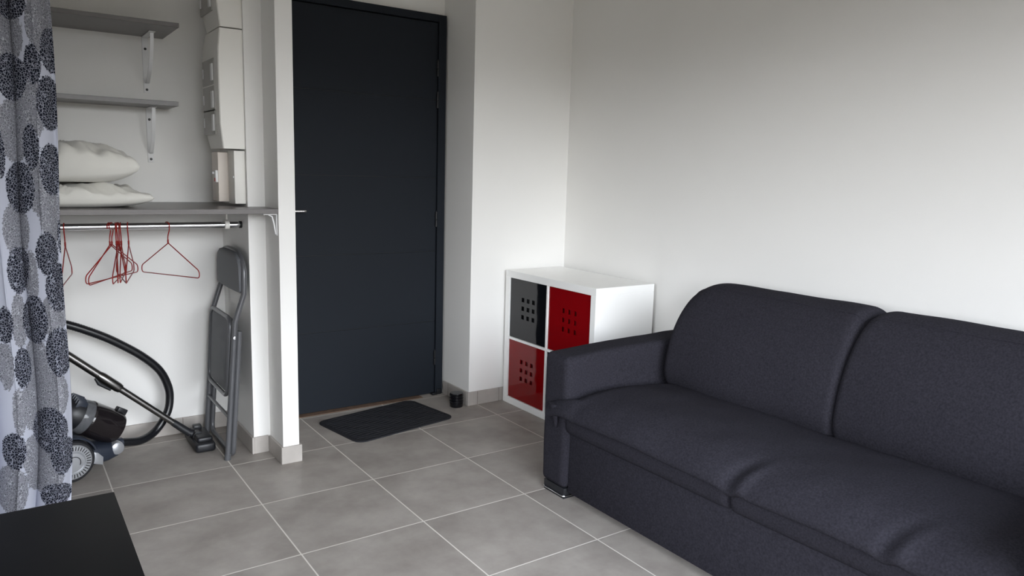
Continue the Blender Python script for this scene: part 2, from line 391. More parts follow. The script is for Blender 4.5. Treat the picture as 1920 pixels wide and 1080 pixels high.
# hangers
def hanger_mesh():
    R_ = .0152
    arc = [(R_ * math.cos(a), 0, R_ * math.sin(a)) for a in [math.radians(x) for x in range(205, -20, -15)]]
    neck = spline([arc[-1], (.012, 0, -.020), (.001, 0, -.045), (0, 0, -.070)], 5)
    top = [Vector(p) for p in arc] + neck[1:]
    loop = fillet([(.0, 0, -.072), (-.193, 0, -.175), (-.193, 0, -.204), (.193, 0, -.204), (.193, 0, -.175), (.0015, 0, -.072)], .018, 5)
    m = MB().tube(top, .0022, 7).tube([p for p in loop], .0021, 7)
    tw = [(.0028 * math.cos(k * 1.3), .0028 * math.sin(k * 1.3), -.058 - .0008 * k) for k in range(22)]
    return m.tube(tw, .0015, 5)
hl = [(-.092, 99, 'red wire hanger hanging next to the curtain, apart from the others'),
      (.060, -60, 'red wire hanger turned flat to the left, front one of the two side by side'),
      (.068, -55, 'red wire hanger turned flat to the left, rear one of the two side by side'),
      (.083, 97, 'red wire hanger seen edge-on, leftmost of the tight bunch on the rail'),
      (.089, 104, 'red wire hanger seen edge-on, second from the left in the tight bunch'),
      (.094, 92, 'red wire hanger seen edge-on, third from the left in the tight bunch'),
      (.101, 100, 'red wire hanger seen edge-on, fourth from the left in the tight bunch'),
      (.127, 102, 'red wire hanger seen edge-on, between the tight bunch and the lone right hanger'),
      (.272, 66, 'red wire hanger hanging alone at the right of the rail')]
h0 = None
for x, a, lb in hl:
    if h0 is None: o = hanger_mesh().build('wire_hanger', M_redwire); h0 = o
    else: o = h0.copy(); C.objects.link(o)
    o.location = (x, -.241, 1.005); o.rotation_euler = (0, math.radians(random.uniform(-1.5, 1.5)), -math.radians(a))
    tag(o, lb, 'hanger', 'red wire hangers on the rail')

# ------------------------------------------------------------------ electrical cabinet on the duct wall
def cover(z0, z1, name, label, holes):
    t = thing(name, label, 'electrical panel', (.57, -.20, z0))
    X0, Xb = .472, .5695
    def ring(z, xf, yf, yb_):   # section in XY
        return [Vector((Xb, -.33, z)), Vector((xf + .004, -.33, z)), Vector((xf, -.326 , z)), Vector((xf, yb_, z)), Vector((Xb, yb_, z))]
    prof = [(z0, .482, -.115), (z0 + .10, X0, -.058), ((z0 + z1) / 2, X0 - .001, -.045), (z1 - .08, X0, -.06), (z1, .480, -.09)]
    MB().rings([ring(z, x, 0, yb_) for z, x, yb_ in prof]).build('cover', M_plast, t, angle=3)
    for zc in holes:
        MB().box(X0 - .004, X0 + .004, -.262, -.068, zc - .052, zc + .052, .002).build('window_frame', M_plastg, t)  # smoked pane standing proud; its darker tone imitates a shaded recess
        MB().box(X0 - .009, X0 + .002, -.256, -.226, zc - .038, zc + .030, .002).build('breaker', M_white, t)
        MB().box(X0 - .007, X0, -.09, -.075, zc - .02, zc + .02, .001).build('window_clip', M_white, t)
    return t
cover(1.325, 1.803, 'fuse_box', 'white fuse box cover with three breaker windows, above the small meter boxes', (1.640, 1.530, 1.435))
cover(1.808, 2.30, 'fuse_box', 'white fuse box cover at the picture top, above the other fuse box', (1.93,))
t = thing('meter_box', 'white narrow box standing near the duct edge, right of the other small box', 'electrical box', (.55, -.28, 1.10))
MB().box(.524, .5695, -.325, -.225, 1.098, 1.318, .003).build('casing', M_plast, t)
MB().box(.520, .525, -.318, -.308, 1.205, 1.213, .001).build('latch', M_white, t)
t = thing('circuit_breaker_box', 'cream boxed breaker with red mark and side lever, left of the narrow box', 'electrical box', (.52, -.19, 1.10))
MB().box(.484, .5695, -.222, -.115, 1.103, 1.312, .003).box(.483, .5695, -.2225, -.21, 1.142, 1.144).build('casing', M_creamp, t)
MB().box(.474, .485, -.218, -.196, 1.185, 1.235, .002).build('terminal_cover', M_white, t)
MB().box(.472, .475, -.214, -.200, 1.188, 1.203).build('red_mark', M_redp, t)
MB().box(.468, .485, -.188, -.176, 1.218, 1.230, .002).build('lever', M_white, t)

# ------------------------------------------------------------------ pillows
def pillow(name, cx, cy, z0, sx, sy, th, label, rz, seed, tip=0.0):
    n = 72; bm = bmesh.new(); top = {}; bot = {}
    def hgt(u, v):
        a = max(0, 1 - abs(u) ** 3.2); c = max(0, 1 - abs(v) ** 3.2)
        return (a * c) ** .32
    for i in range(n + 1):
        for k in range(n + 1):
            u = -1 + 2 * i / n; v = -1 + 2 * k / n
            u = math.copysign(abs(u) ** .85, u); v = math.copysign(abs(v) ** .85, v)
            pin = 1 - .13 * (1 - v * v) * abs(u) ** 3; pin2 = 1 - .12 * (1 - u * u) * abs(v) ** 3   # sides bow in between the corners
            x = u * sx / 2 * pin; y = v * sy / 2 * pin2
            q = hgt(u, v)
            wr = noise.noise(Vector((x * 9 + seed, y * 16, 3.1))) * .018 + abs(noise.noise(Vector((x * 26 + y * 16 + seed, y * 6 - x * 5, 7.7)))) * -.030
            edge = tip * abs(u) ** 4
            zt = th * (.60 * q) + wr * min(1, q * 1.6); zb = -th * .40 * min(1, q * 1.15)
            top[i, k] = bm.verts.new((x, y, zt + th * .4 + edge))
            bot[i, k] = top[i, k] if i in (0, n) or k in (0, n) else bm.verts.new((x, y, zb + th * .4 + edge))
    for i in range(n):
        for k in range(n):
            bm.faces.new((top[i, k], top[i + 1, k], top[i + 1, k + 1], top[i, k + 1]))
            f = (bot[i, k], bot[i, k + 1], bot[i + 1, k + 1], bot[i + 1, k])
            bm.faces.new(f)
    bmesh.ops.recalc_face_normals(bm, faces=bm.faces)
    mb = MB(); mb.bm.free(); mb.bm = bm
    o = mb.build(name, M_pillow, angle=None); o.location = (cx, cy, z0); o.rotation_euler = (0, 0, math.radians(rz))
    return tag(o, label, 'pillow')
pillow('bed_pillow', -.15, -.235, 1.0875, .68, .46, .092, 'white pillow lying flat on the long shelf, under the other pillow', 2, 4, 0)
pillow('bed_pillow', -.17, -.225, 1.181, .68, .45, .150, 'white wrinkled pillow on top of the other pillow', -5, 11, 0)

# ------------------------------------------------------------------ curtain
def make_curtain():
    nu, nv = 190, 520; xl = -.80; z0, z1 = .025, 2.40
    D = DISCS
    rnd = random.Random(3)
    lum = math.pi
    ug = np.linspace(0, 1, nu + 1); zg = np.linspace(z0, z1, nv + 1)
    U, Z = np.meshgrid(ug, zg, indexing='ij')
    XRt = -.149 + .034 * (1 - np.exp(-Z / .5)) + .006 * np.sin(Z * 5)
    dx = (1 - U) * .69              # distance from right edge
    X = XRt - dx
    wob = .010 * np.sin(Z * 3.1 + 1) + .014 * np.sin(Z * 1.7)
    ph = (dx + wob) / .118 * 2 * np.pi
    amp = .042 + .008 * np.sin(Z * 2 + 2) 
    Y = -.585 + amp * np.cos(ph + .35 * np.sin(ph)) * np.clip(dx / .03 + .35, 0, 1) + .006 * np.sin(Z * 9 + dx * 30)
    X = X + .012 * np.sin(2 * ph) * np.clip(dx / .05, 0, 1)
    sd = {}
    for key in ('D', 'G'):
        best = np.full(X.shape, -1.0)
        for k, cx, cz, rx, rz in D:
            if k != key: continue
            rx, rz = (rx * 1.25, rz * 1.15) if k == 'G' else (rx * 1.14, rz * 1.08); q = np.sqrt(((X - cx) / rx) ** 2 + ((Z - cz) / rz) ** 2)
            best = np.maximum(best, (1 - q) * min(rx, rz) * 1.0)
        sd[key] = np.clip(best, -.02, .02)
    seg = np.zeros(X.shape); seg[1:] = np.cumsum(np.hypot(np.diff(X, axis=0), np.diff(Y, axis=0)), axis=0)
    verts = np.stack([X, Y, Z], -1).reshape(-1, 3)
    faces = [(i * (nv + 1) + k, (i + 1) * (nv + 1) + k, (i + 1) * (nv + 1) + k + 1, i * (nv + 1) + k + 1) for i in range(nu) for k in range(nv)]
    me = bpy.data.meshes.new('curtain'); me.from_pydata(verts.tolist(), [], faces)
    for key, nm in (('D', 'sd_dark'), ('G', 'sd_grey')):
        a = me.attributes.new(nm, 'FLOAT', 'POINT'); a.data.foreach_set('value', sd[key].reshape(-1).astype(np.float32))
    uvl = me.uv_layers.new(name='UVMap'); li = np.empty(len(me.loops), dtype=np.int32); me.loops.foreach_get('vertex_index', li)
    uv = np.stack([seg.reshape(-1), Z.reshape(-1)], -1)[li]; uvl.data.foreach_set('uv', uv.reshape(-1).astype(np.float32))
    me.polygons.foreach_set('use_smooth', [True] * len(me.polygons)); me.materials.append(M_curt)
    o = bpy.data.objects.new('curtain', me); C.objects.link(o)
    sm = o.modifiers.new('thickness', 'SOLIDIFY'); sm.thickness = .0012
    tag(o, 'grey and white closet curtain printed with dark speckled discs, gathered in folds', 'curtain')
DISCS = [
    ('D', -0.1167, 1.6154, 0.0305, 0.0684),
    ('D', -0.1341, 1.4434, 0.0322, 0.0833),
    ('D', -0.1404, 1.2253, 0.0309, 0.0799),
    ('G', -0.1419, 1.6969, 0.0376, 0.0842),
    ('D', -0.2244, 1.7467, 0.0361, 0.0412),
    ('G', -0.2361, 1.6516, 0.0318, 0.0746),
    ('D', -0.2357, 1.5202, 0.0364, 0.0706),
    ('D', -0.1749, 1.5632, 0.0208, 0.0594),
    ('G', -0.2391, 1.3488, 0.0368, 0.0890),
    ('D', -0.2315, 1.1635, 0.0343, 0.0805),
    ('D', -0.1936, 1.2992, 0.0195, 0.0696),
    ('G', -0.1754, 1.4300, 0.0225, 0.0861),
    ('G', -0.1874, 1.1765, 0.0212, 0.0882),
    ('G', -0.2517, 1.0258, 0.0298, 0.0796),
    ('G', -0.1503, 1.0783, 0.0280, 0.0899),
    ('D', -0.1689, 0.9424, 0.0295, 0.0691),
    ('D', -0.1207, 0.9958, 0.0126, 0.0585),
    ('D', -0.2802, 1.2698, 0.0115, 0.0684),
    ('G', -0.2040, 1.4451, 0.0148, 0.0513),
    ('D', -0.2464, 0.9183, 0.0225, 0.0448),
    ('D', -0.2543, 0.8880, 0.0270, 0.0718),
    ('D', -0.1429, 0.8229, 0.0333, 0.0778),
    ('D', -0.1521, 0.6010, 0.0352, 0.0794),
    ('D', -0.1934, 0.3229, 0.0448, 0.0772),
    ('D', -0.1615, 0.2281, 0.0342, 0.0648),
    ('D', -0.1891, 0.0839, 0.0422, 0.0436),
    ('D', -0.3025, 0.7099, 0.0207, 0.0579),
    ('D', -0.2161, 0.7149, 0.0308, 0.0792),
    ('G', -0.2616, 0.7190, 0.0181, 0.0820),
    ('G', -0.1624, 0.7289, 0.0316, 0.0652),
    ('G', -0.2181, 0.8625, 0.0152, 0.0816),
    ('D', -0.2609, 0.5554, 0.0213, 0.0668),
    ('G', -0.2188, 0.5652, 0.0280, 0.0786),
    ('G', -0.3084, 0.5689, 0.0179, 0.0733),
    ('G', -0.1811, 0.4550, 0.0382, 0.0763),
    ('G', -0.2338, 0.4149, 0.0343, 0.0796),
    ('G', -0.2809, 0.4034, 0.0152, 0.0751),
    ('D', -0.3029, 0.2696, 0.0305, 0.0607),
    ('G', -0.2489, 0.2396, 0.0281, 0.0616),
    ('G', -0.3176, 0.1313, 0.0367, 0.0766),
    ('G', -0.2166, 0.1680, 0.0447, 0.0683),
]
rnd = random.Random(5)
for i in range(70):   # the print goes on over the part of the cloth outside the picture
    x = rnd.uniform(-.80, -.40); z = rnd.uniform(0, 2.4)
    DISCS.append((rnd.choice('DG'), x, z, rnd.uniform(.03, .05), rnd.uniform(.07, .10)))
for i in range(22):
    DISCS.append((rnd.choice('DG'), rnd.uniform(-.40, -.1), rnd.uniform(1.88, 2.4), rnd.uniform(.03, .05), rnd.uniform(.07, .10)))
make_curtain()
t = MB().tube([(XL, -.585, 2.43), (.642, -.585, 2.43)], .012, 16).build('curtain_rod', M_galv)
tag(t, 'steel rod above the picture that holds the closet curtain', 'curtain rod')

# ------------------------------------------------------------------ folding chair (folded, leaning on the duct wall)
def chair():
    t = thing('folding_chair', 'folded grey metal chair with grey pads leaning in the closet corner', 'folding chair', (.46, -.17, 0))
    Y0, Y1 = -.372, .035          # near and far side
    def xf(z):                    # side profile of the main frame
        pts = [(0, .452), (.60, .500), (.72, .540), (1.0, .547)]
        for (a, xa), (b_, xb) in zip(pts, pts[1:]):
            if z <= b_: return xa + (xb - xa) * max(0, (z - a)) / (b_ - a)
        return pts[-1][1]
    r = .0118
    side = [0.013, .2, .4, .54, .60, .64, .68, .72, .78]
    near = [Vector((xf(z) , Y0 + r + (.0 if z < .6 else 0), z)) for z in side]
    far = [Vector((xf(z), Y1 - r, z)) for z in side]
    arch = []
    for k in range(1, 16):
        a = PI * k / 16
        y = (Y0 + Y1) / 2 - math.copysign(abs(math.cos(a)) ** .62, math.cos(a)) * ((Y1 - Y0) / 2 - r)
        arch.append(Vector((.543, y, .78 + .112 * math.sin(a) ** .75)))
    MB().tube(near + arch + far[::-1], r, 14).build('main_frame', M_chair, t)
    MB().tube([(xf(.185), Y0 + r, .185), (xf(.185), Y1 - r, .185)], .008, 10).build('crossbar', M_chair, t)
    # second leg frame, behind the first
    o = .027
    ya, yb = Y0 + .012, Y1 - .014
    def x2(z): return min(.475 + .075 * z, .545)
    p = fillet([(x2(.56) , ya, .56), (x2(.40), ya, .40), (x2(.011), ya, .0125), (x2(.011), yb, .0125), (x2(.40), yb, .40), (x2(.56), yb, .56)], .045, 6)
    MB().tube(p, .0112, 14).build('rear_leg_frame', M_chair, t)
    # seat: ring tube and pad, folded flat
    def xs(z): return .452 + .066 * z - .004
    s0, s1 = .272, .612
    q = fillet([(xs(s0), Y0 + .038, s0), (xs(s0), Y1 - .036, s0), (xs(s1), Y1 - .036, s1), (xs(s1), Y0 + .038, s1)], .05, 6, closed=True)
    st = MB().tube(q, .0095, 12, closed=True).build('seat', M_chair, t)
    pd = fillet([(Y0 + .050, s0 + .014, 0), (Y1 - .05, s0 + .014, 0), (Y1 - .05, s1 - .006, 0), (Y0 + .05, s1 - .006, 0)], .04, 6, closed=True)
    b = MB(); M = Matrix(((.0 , .066, 1, .452 + .001), (1, 0, 0, 0), (0, 1, 0, 0), (0, 0, 0, 1)))
    b.prism([(p_.x, p_.y) for p_ in pd], -.006, .016, .004, M=M); b.build('seat_pad', M_vinyl, st)
    # backrest pad
    R_ = []
    for k, (z, g) in enumerate([(.722, .012), (.727, .004), (.735, 0), (.78, 0), (.83, .004), (.865, .022), (.885, .060), (.893, .105)]):
        th = .011 if 0 < k < 7 else .004
        ya_, yb_ = Y0 + .012 + g, Y1 - .02 - g
        ring = []
        for m in range(13):
            f = m / 12; ring.append(Vector((.526 - th + .006 * (2 * f - 1) ** 2, ya_ + (yb_ - ya_) * f, z)))
        for m in range(12, -1, -1):
            f = m / 12; ring.append(Vector((.528 + th * .6, ya_ + (yb_ - ya_) * f, z)))
        R_.append(ring)
    MB().rings(R_).build('backrest', M_vinyl, t, angle=50)
    for y in (Y0 - .001, Y1 + .001):
        MB().lathe([(0, -.004), (.006, -.003), (.006, .003), (0, .004)], (xf(.535) - .002, y, .535), (0, 1, 0), 12).build('rivet', M_chrome, t)
    for y in (Y0 + r, Y1 - r):
        MB().tube([(xf(0) - .0005, y, 0), (xf(.03), y, .028)], .0138, 14).build('foot_cap', M_chair, t)
chair()

# ------------------------------------------------------------------ vacuum cleaner
def vacuum():
    A = math.radians(17); ox, oy = -.151, -.195
    t = thing('vacuum_cleaner', 'black canister vacuum cleaner with silver wheel, hose and tube, beside the curtain', 'vacuum cleaner', (ox, oy, 0))
    F = Vector((math.cos(A), math.sin(A), 0)); Rr = Vector((math.sin(A), -math.cos(A), 0))    # forward, towards the viewer side
    O = Vector((ox, oy, 0))
    def T(f, s, z): return O + F * f + Rr * s + Vector((0, 0, z))
    M = Matrix.Translation(O) @ Matrix(((F.x, Rr.x, 0, 0), (F.y, Rr.y, 0, 0), (0, 0, 1, 0), (0, 0, 0, 1)))   # local: x fwd, y near side, z up
    # hull: lofted sections along x
    secs = []
    for x, w_, zb, zt in ((-.16, .04, .06, .10), (-.15, .07, .035, .15), (-.10, .075, .022, .175), (-.04, .075, .02, .165), (.02, .075, .02, .135), (.09, .073, .022, .115), (.16, .068, .025, .104), (.20, .055, .032, .096), (.22, .03, .045, .085)):
        ring = []
        for k in range(20):
            a = 2 * PI * k / 20; c, s_ = math.cos(a), math.sin(a)
            ring.append(Vector((x, math.copysign(abs(c) ** .6, c) * w_, (zb + zt) / 2 + math.copysign(abs(s_) ** .6, s_) * (zt - zb) / 2)))
        secs.append(ring)
    MB().rings(secs, M=M).build('body', M_hull, t, angle=60)
    for s_ in (1, -1):
        y = .078 * s_
        wb = MB().lathe([(.05, -.026), (.078, -.026), (.085, -.020), (.086, 0), (.084, .012), (.078, .018), (.060, .019), (0, .019)], (0, 0, 0), (0, s_, 0), 48, M=M @ Matrix.Translation((0, y + .02 * s_ - (.0), .086)))
        wh = wb.build('wheel', M_blackp, t)
        cc = MB().lathe([(0, .017), (.068, .018), (.070, .022), (.066, .026), (.045, .027), (.041, .024), (.038, .028), (0, .031)], (0, 0, 0), (0, s_, 0), 48, M=M @ Matrix.Translation((0, y + .02 * s_, .086)))
        hub = cc.build('hubcap', M_silver, wh)
        sl = MB()
        for k in range(34):
            a = 2 * PI * k / 34
            Mk = M @ Matrix.Translation((0, y + .02 * s_, .086)) @ Matrix.Rotation(a, 4, 'Y')
            ya_, yb_ = sorted((.0215 * s_, .0272 * s_))
            sl.box(-.0016, .0016, ya_, yb_, .048, .064, 0, M=Mk)
        sl.build('vent_slots', M_dark, wh)
        arc = [(.024 * math.cos(a), .0315 * s_, .024 * math.sin(a)) for a in [math.radians(d) for d in range(-30, 215, 12)]]
        MB().tube(arc, .0014, 6, M=M @ Matrix.Translation((0, y + .02 * s_, .086))).build('emblem', M_blackp, wh)
        # wheel arch shell
        ar = MB(); rs = []
        for d in range(15, 176, 8):
            a = math.radians(d); c, z_ = math.cos(a), math.sin(a)
            rs.append([Vector((c * q, yy * s_, z_ * q)) for q, yy in ((.090, -.03), (.099, -.03), (.099, .010), (.096, .016), (.090, .014))])
        ar.rings(rs, M=M @ Matrix.Translation((0, y + .02 * s_, .086))); ar.build('wheel_arch', M_hull, t)
        # silver flank trim
        MB().prism([(.088, .045), (.124, .030), (.128, .062), (.108, .086), (.094, .092)], -.003, .003, .001, M=M @ Matrix.Translation((0, .080 * s_, 0)) @ Matrix(((1, 0, 0, 0), (0, 0, -1, 0), (0, 1, 0, 0), (0, 0, 0, 1)))).build('flank_grille', M_silver, t)
        MB().lathe([(0, .012), (.020, .012), (.026, .008), (.028, 0), (.028, -.02)], (0, 0, 0), (0, s_, 0), 28, M=M @ Matrix.Translation((.196, .052 * s_, .074))).build('caster_cap', M_silver, t)
    MB().box(-.055, -.015, -.03, .086, .176, .184, .003, M=M).build('pedal', M_silver, t)
    # dust bin, axis leaning down to the front
    d = Vector((math.cos(math.radians(-33)), 0, math.sin(math.radians(-33))))
    o_ = Vector((.045, .0, .254))
    MB().lathe([(0, 0), (.052, .002), (.066, .02), (.071, .06), (.071, .066)], o_, d, 40, M=M).build('bin_collar', M_clear, t)
    MB().lathe([(.0, -.050), (.03, -.047), (.054, -.028), (.066, -.004), (.068, .026), (.0, .027)], o_, d, 40, M=M).build('bin_lid', M_blackp, t)
    rbm = MB()
    for k in range(-4, 5):
        rbm.box(-.030 + abs(k) * .003, .022, k * .013 - .0025, k * .013 + .0025, .048 - abs(k) * .005, .074 - abs(k) * .004, .001, M=M @ Matrix.Translation(o_) @ Matrix.Rotation(math.radians(33), 4, 'Y'))
    rbm.build('lid_ribs', M_hull, t)
    MB().lathe([(.072, .064), (.074, .070), (.072, .076), (.072, .13), (.071, .185), (.063, .207), (.035, .219), (0, .221)], o_, d, 40, M=M).build('dust_bin', mat('dark_clear_plastic', lin(30, 26, 28), .10), t)
    hd = MB(); Mh = M @ Matrix.Translation(o_ + d * .180) @ Matrix.Rotation(math.radians(33), 4, 'Y')
    hd.box(-.014, .028, -.016, .016, .066, .086, .004, M=Mh).box(.018, .030, -.012, .012, .045, .082, .004, M=Mh); hd.build('bin_handle', M_blackp, t)
    # hose
    n0 = T(.21, 0, .075)
    hp = spline([n0, T(.245, .0, .072), (.155, -.085, .055), (.222, -.04, .072), (.275, -.02, .138), (.292, -.01, .205), (.285, -.01, .270), (.252, -.02, .345), (.188, -.03, .415), (.105, -.04, .480), (.02, -.05, .535), (-.09, -.06, .590), (-.20, -.07, .625), (-.30, -.08, .61), (-.36, -.09, .56)], 24)
    rad = [.0182 if i % 2 else .0168 for i in range(len(hp))]
    MB().tube(hp, rad, 14).build('hose', M_hose, t, angle=60)
    MB().tube([n0 - F * .02, T(.238, 0, .074)], .0225, 20).build('hose_coupling', M_hull, t)
    # wand
    a, bq = Vector((-.36, -.11, .711)), Vector((.352, -.11, .060))
    L_ = lambda q: a + (bq - a) * q
    MB().tube([L_(0), L_(.61)], .0165, 18).build('upper_tube', M_galv_dark, t)
    MB().tube([L_(.60), L_(.93)], .0135, 18).build('lower_tube', M_galv_dark, t)
    MB().tube([L_(.905), L_(1.0)], [.0150, .0175], 18).build('tube_adapter', M_blackp, t)
    MB().tube([L_(.515), L_(.53), L_(.61), L_(.625)], [.0175, .0205, .0205, .0175], 18).build('tube_clamp', M_galv_dark, t)
    dz = (bq - a).normalized(); up = Vector((0, 1, 0)).cross(dz).normalized()
    if up.z > 0: up = -up
    MB().tube([L_(.515) + up * .016, L_(.54) + up * .026, L_(.595) + up * .022], [.008, .010, .007], 10).build('clamp_button', M_blackp, t)
    # floor head
    hx, hy = .392, -.115
    MB().box(hx - .042, hx + .042, hy - .125, hy + .125, .004, .046, .012, 3).box(hx - .030, hx + .036, hy - .10, hy + .05, .040, .066, .010, 3).build('floor_head', M_blackp, t)
    MB().tube([(hx - .010, -.15, .050), (hx - .010, -.07, .050)], .024, 20).tube([L_(1.0), (hx - .012, -.11, .050)], .019, 18).build('head_joint', M_blackp, t)
    MB().box(hx - .02, hx + .015, -.095, -.06, .060, .085, .005).build('head_pedal', M_blackp, t)
M_galv_dark = mat('dark_steel_tube', (.16, .155, .15, 1), .28, metal=1)
vacuum()

# ------------------------------------------------------------------ doormat and doorstop
def doormat():
    cx, cy, a = 1.262, -.232, math.radians(10)
    hw, hh, r = .292, .192, .05
    pts = []
    for sx, sy, s0 in ((1, 1, 0), (-1, 1, 90), (-1, -1, 180), (1, -1, 270)):
        for k in range(9):
            q = math.radians(s0 + 90 * k / 8); pts.append((sx * (hw - r) + r * math.cos(q), sy * (hh - r) + r * math.sin(q)))
    b = MB().prism(pts, 0, .006, .0012, seg=1)
    rg = random.Random(2)
    for k in range(15):
        y = -.168 + k * .024
        w_ = hw - .022 - (.03 if abs(y) > .15 else 0)
        n = 40; x0 = -w_
        P = [(-w_ + 2 * w_ * i / n, y + .004 * math.sin(i * .7 + k * 1.2), .0058) for i in range(n + 1)]
        b.tube(P, .0022, 5)
    o = b.build('doormat', M_mat); o.location = (cx, cy, 0); o.rotation_euler = (0, 0, a)
    tag(o, 'black rounded doormat on the tiles in front of the dark door', 'doormat')
doormat()
prof = [(0, 0), (.034, 0), (.036, .003), (.036, .022)]
for k in range(3):
    z = .022 + k * .016; prof += [(.0335, z + .001), (.0335, z + .004), (.0375, z + .006), (.0375, z + .013), (.0335, z + .015)]
prof += [(.036, .071), (.034, .076), (.0, .077)]
tag(MB().lathe(prof, (1.686, -.205, 0), (0, 0, 1), 40).build('door_stop', M_blackg), 'small glossy black ribbed cylinder standing by the wall skirting', 'doorstop')

# ------------------------------------------------------------------ cube shelf unit
def cube_unit():
    x0, x1, y0, y1, H = 1.963, 2.340, -.990, -.245, .738
    t = thing('cube_shelf', 'white four-cube shelf unit with red and black fronts in the wall corner', 'shelf unit', ((x0 + x1) / 2, (y0 + y1) / 2, 0))
    o_, th = .037, .013
    MB().box(x0, x1, y0, y1, H - o_, H, .0012, 1).box(x0, x1, y0, y1, 0, o_, .0012, 1).box(x0, x1, y0, y0 + o_, o_, H - o_, .0012, 1).box(x0, x1, y1 - o_, y1, o_, H - o_, .0012, 1).build('carcass', M_whitelam, t)
    ym, zm = (y0 + y1) / 2, H / 2
    MB().box(x0 + .001, x1, ym - th / 2, ym + th / 2, o_, H - o_, .0008, 1).box(x0 + .001, x1, y0 + o_, ym - th / 2, zm - th / 2, zm + th / 2, .0008, 1).box(x0 + .001, x1, ym + th / 2, y1 - o_, zm - th / 2, zm + th / 2, .0008, 1).build('divider', M_whitelam, t)
    MB().box(x1 - .005, x1 - .002, y0 + o_, y1 - o_, o_, H - o_).build('back_panel', M_whitelam, t)
    cells = [((ym + th / 2, y1 - o_), (zm + th / 2, H - o_), M_blkg, 'glossy black door front with nine square holes'),
             ((y0 + o_, ym - th / 2), (zm + th / 2, H - o_), M_redg, 'glossy red door front with nine square holes, upper'),
             ((ym + th / 2, y1 - o_), (o_, zm - th / 2), M_redg, 'glossy red door front with nine square holes, lower'),
             ((y0 + o_, ym - th / 2), (o_, zm - th / 2), M_blkg, None)]
    for (ya, yb), (za, zb), m, lb in cells:
        g = .002; ya += g; yb -= g; za += g; zb -= g
        cy, cz = (ya + yb) / 2, (za + zb) / 2
        hs, sp = .0115, .0465
        oy = cy + .0
        ys = [ya] + [v for k in (-1, 0, 1) for v in (oy + k * sp - hs, oy + k * sp + hs)] + [yb]
        oz = cz + .008
        zs_ = [za] + [v for k in (-1, 0, 1) for v in (oz + k * sp - hs, oz + k * sp + hs)] + [zb]
        bm = bmesh.new(); dep = .006; xf_ = x0 + .008
        def bow(y, z): return xf_ - 0.0
        G = [[[bm.verts.new((xf_ + q * dep, y, z)) for z in zs_] for y in ys] for q in (0, 1)]
        n = 8
        hole = lambda i, k: i in (1, 3, 5) and k in (1, 3, 5)
        for i in range(7):
            for k in range(7):
                if hole(i, k):
                    c = [(i, k), (i + 1, k), (i + 1, k + 1), (i, k + 1)]
                    for (a1, b1), (a2, b2) in zip(c, c[1:] + c[:1]):
                        bm.faces.new((G[0][a1][b1], G[0][a2][b2], G[1][a2][b2], G[1][a1][b1]))
                    continue
                for q in (0, 1): bm.faces.new((G[q][i][k], G[q][i + 1][k], G[q][i + 1][k + 1], G[q][i][k + 1]))
        per = [(i, 0) for i in range(7)] + [(7, k) for k in range(7)] + [(i, 7) for i in range(7, 0, -1)] + [(0, k) for k in range(7, 0, -1)]
        for (a1, b1), (a2, b2) in zip(per, per[1:] + per[:1]): bm.faces.new((G[0][a1][b1], G[0][a2][b2], G[1][a2][b2], G[1][a1][b1]))
        bmesh.ops.recalc_face_normals(bm, faces=bm.faces)
        mb = MB(); mb.bm.free(); mb.bm = bm
        p = mb.build('door_front', m, t, angle=20)
        if lb: p['label'] = lb
        MB().box(xf_ + .020, xf_ + .28, ya + .004, yb - .004, za + .002, zb - .004, .002).build('inner_box', M_dark if m is M_blkg else mat('red_inner_box', lin(120, 8, 14), .5), p)
cube_unit()

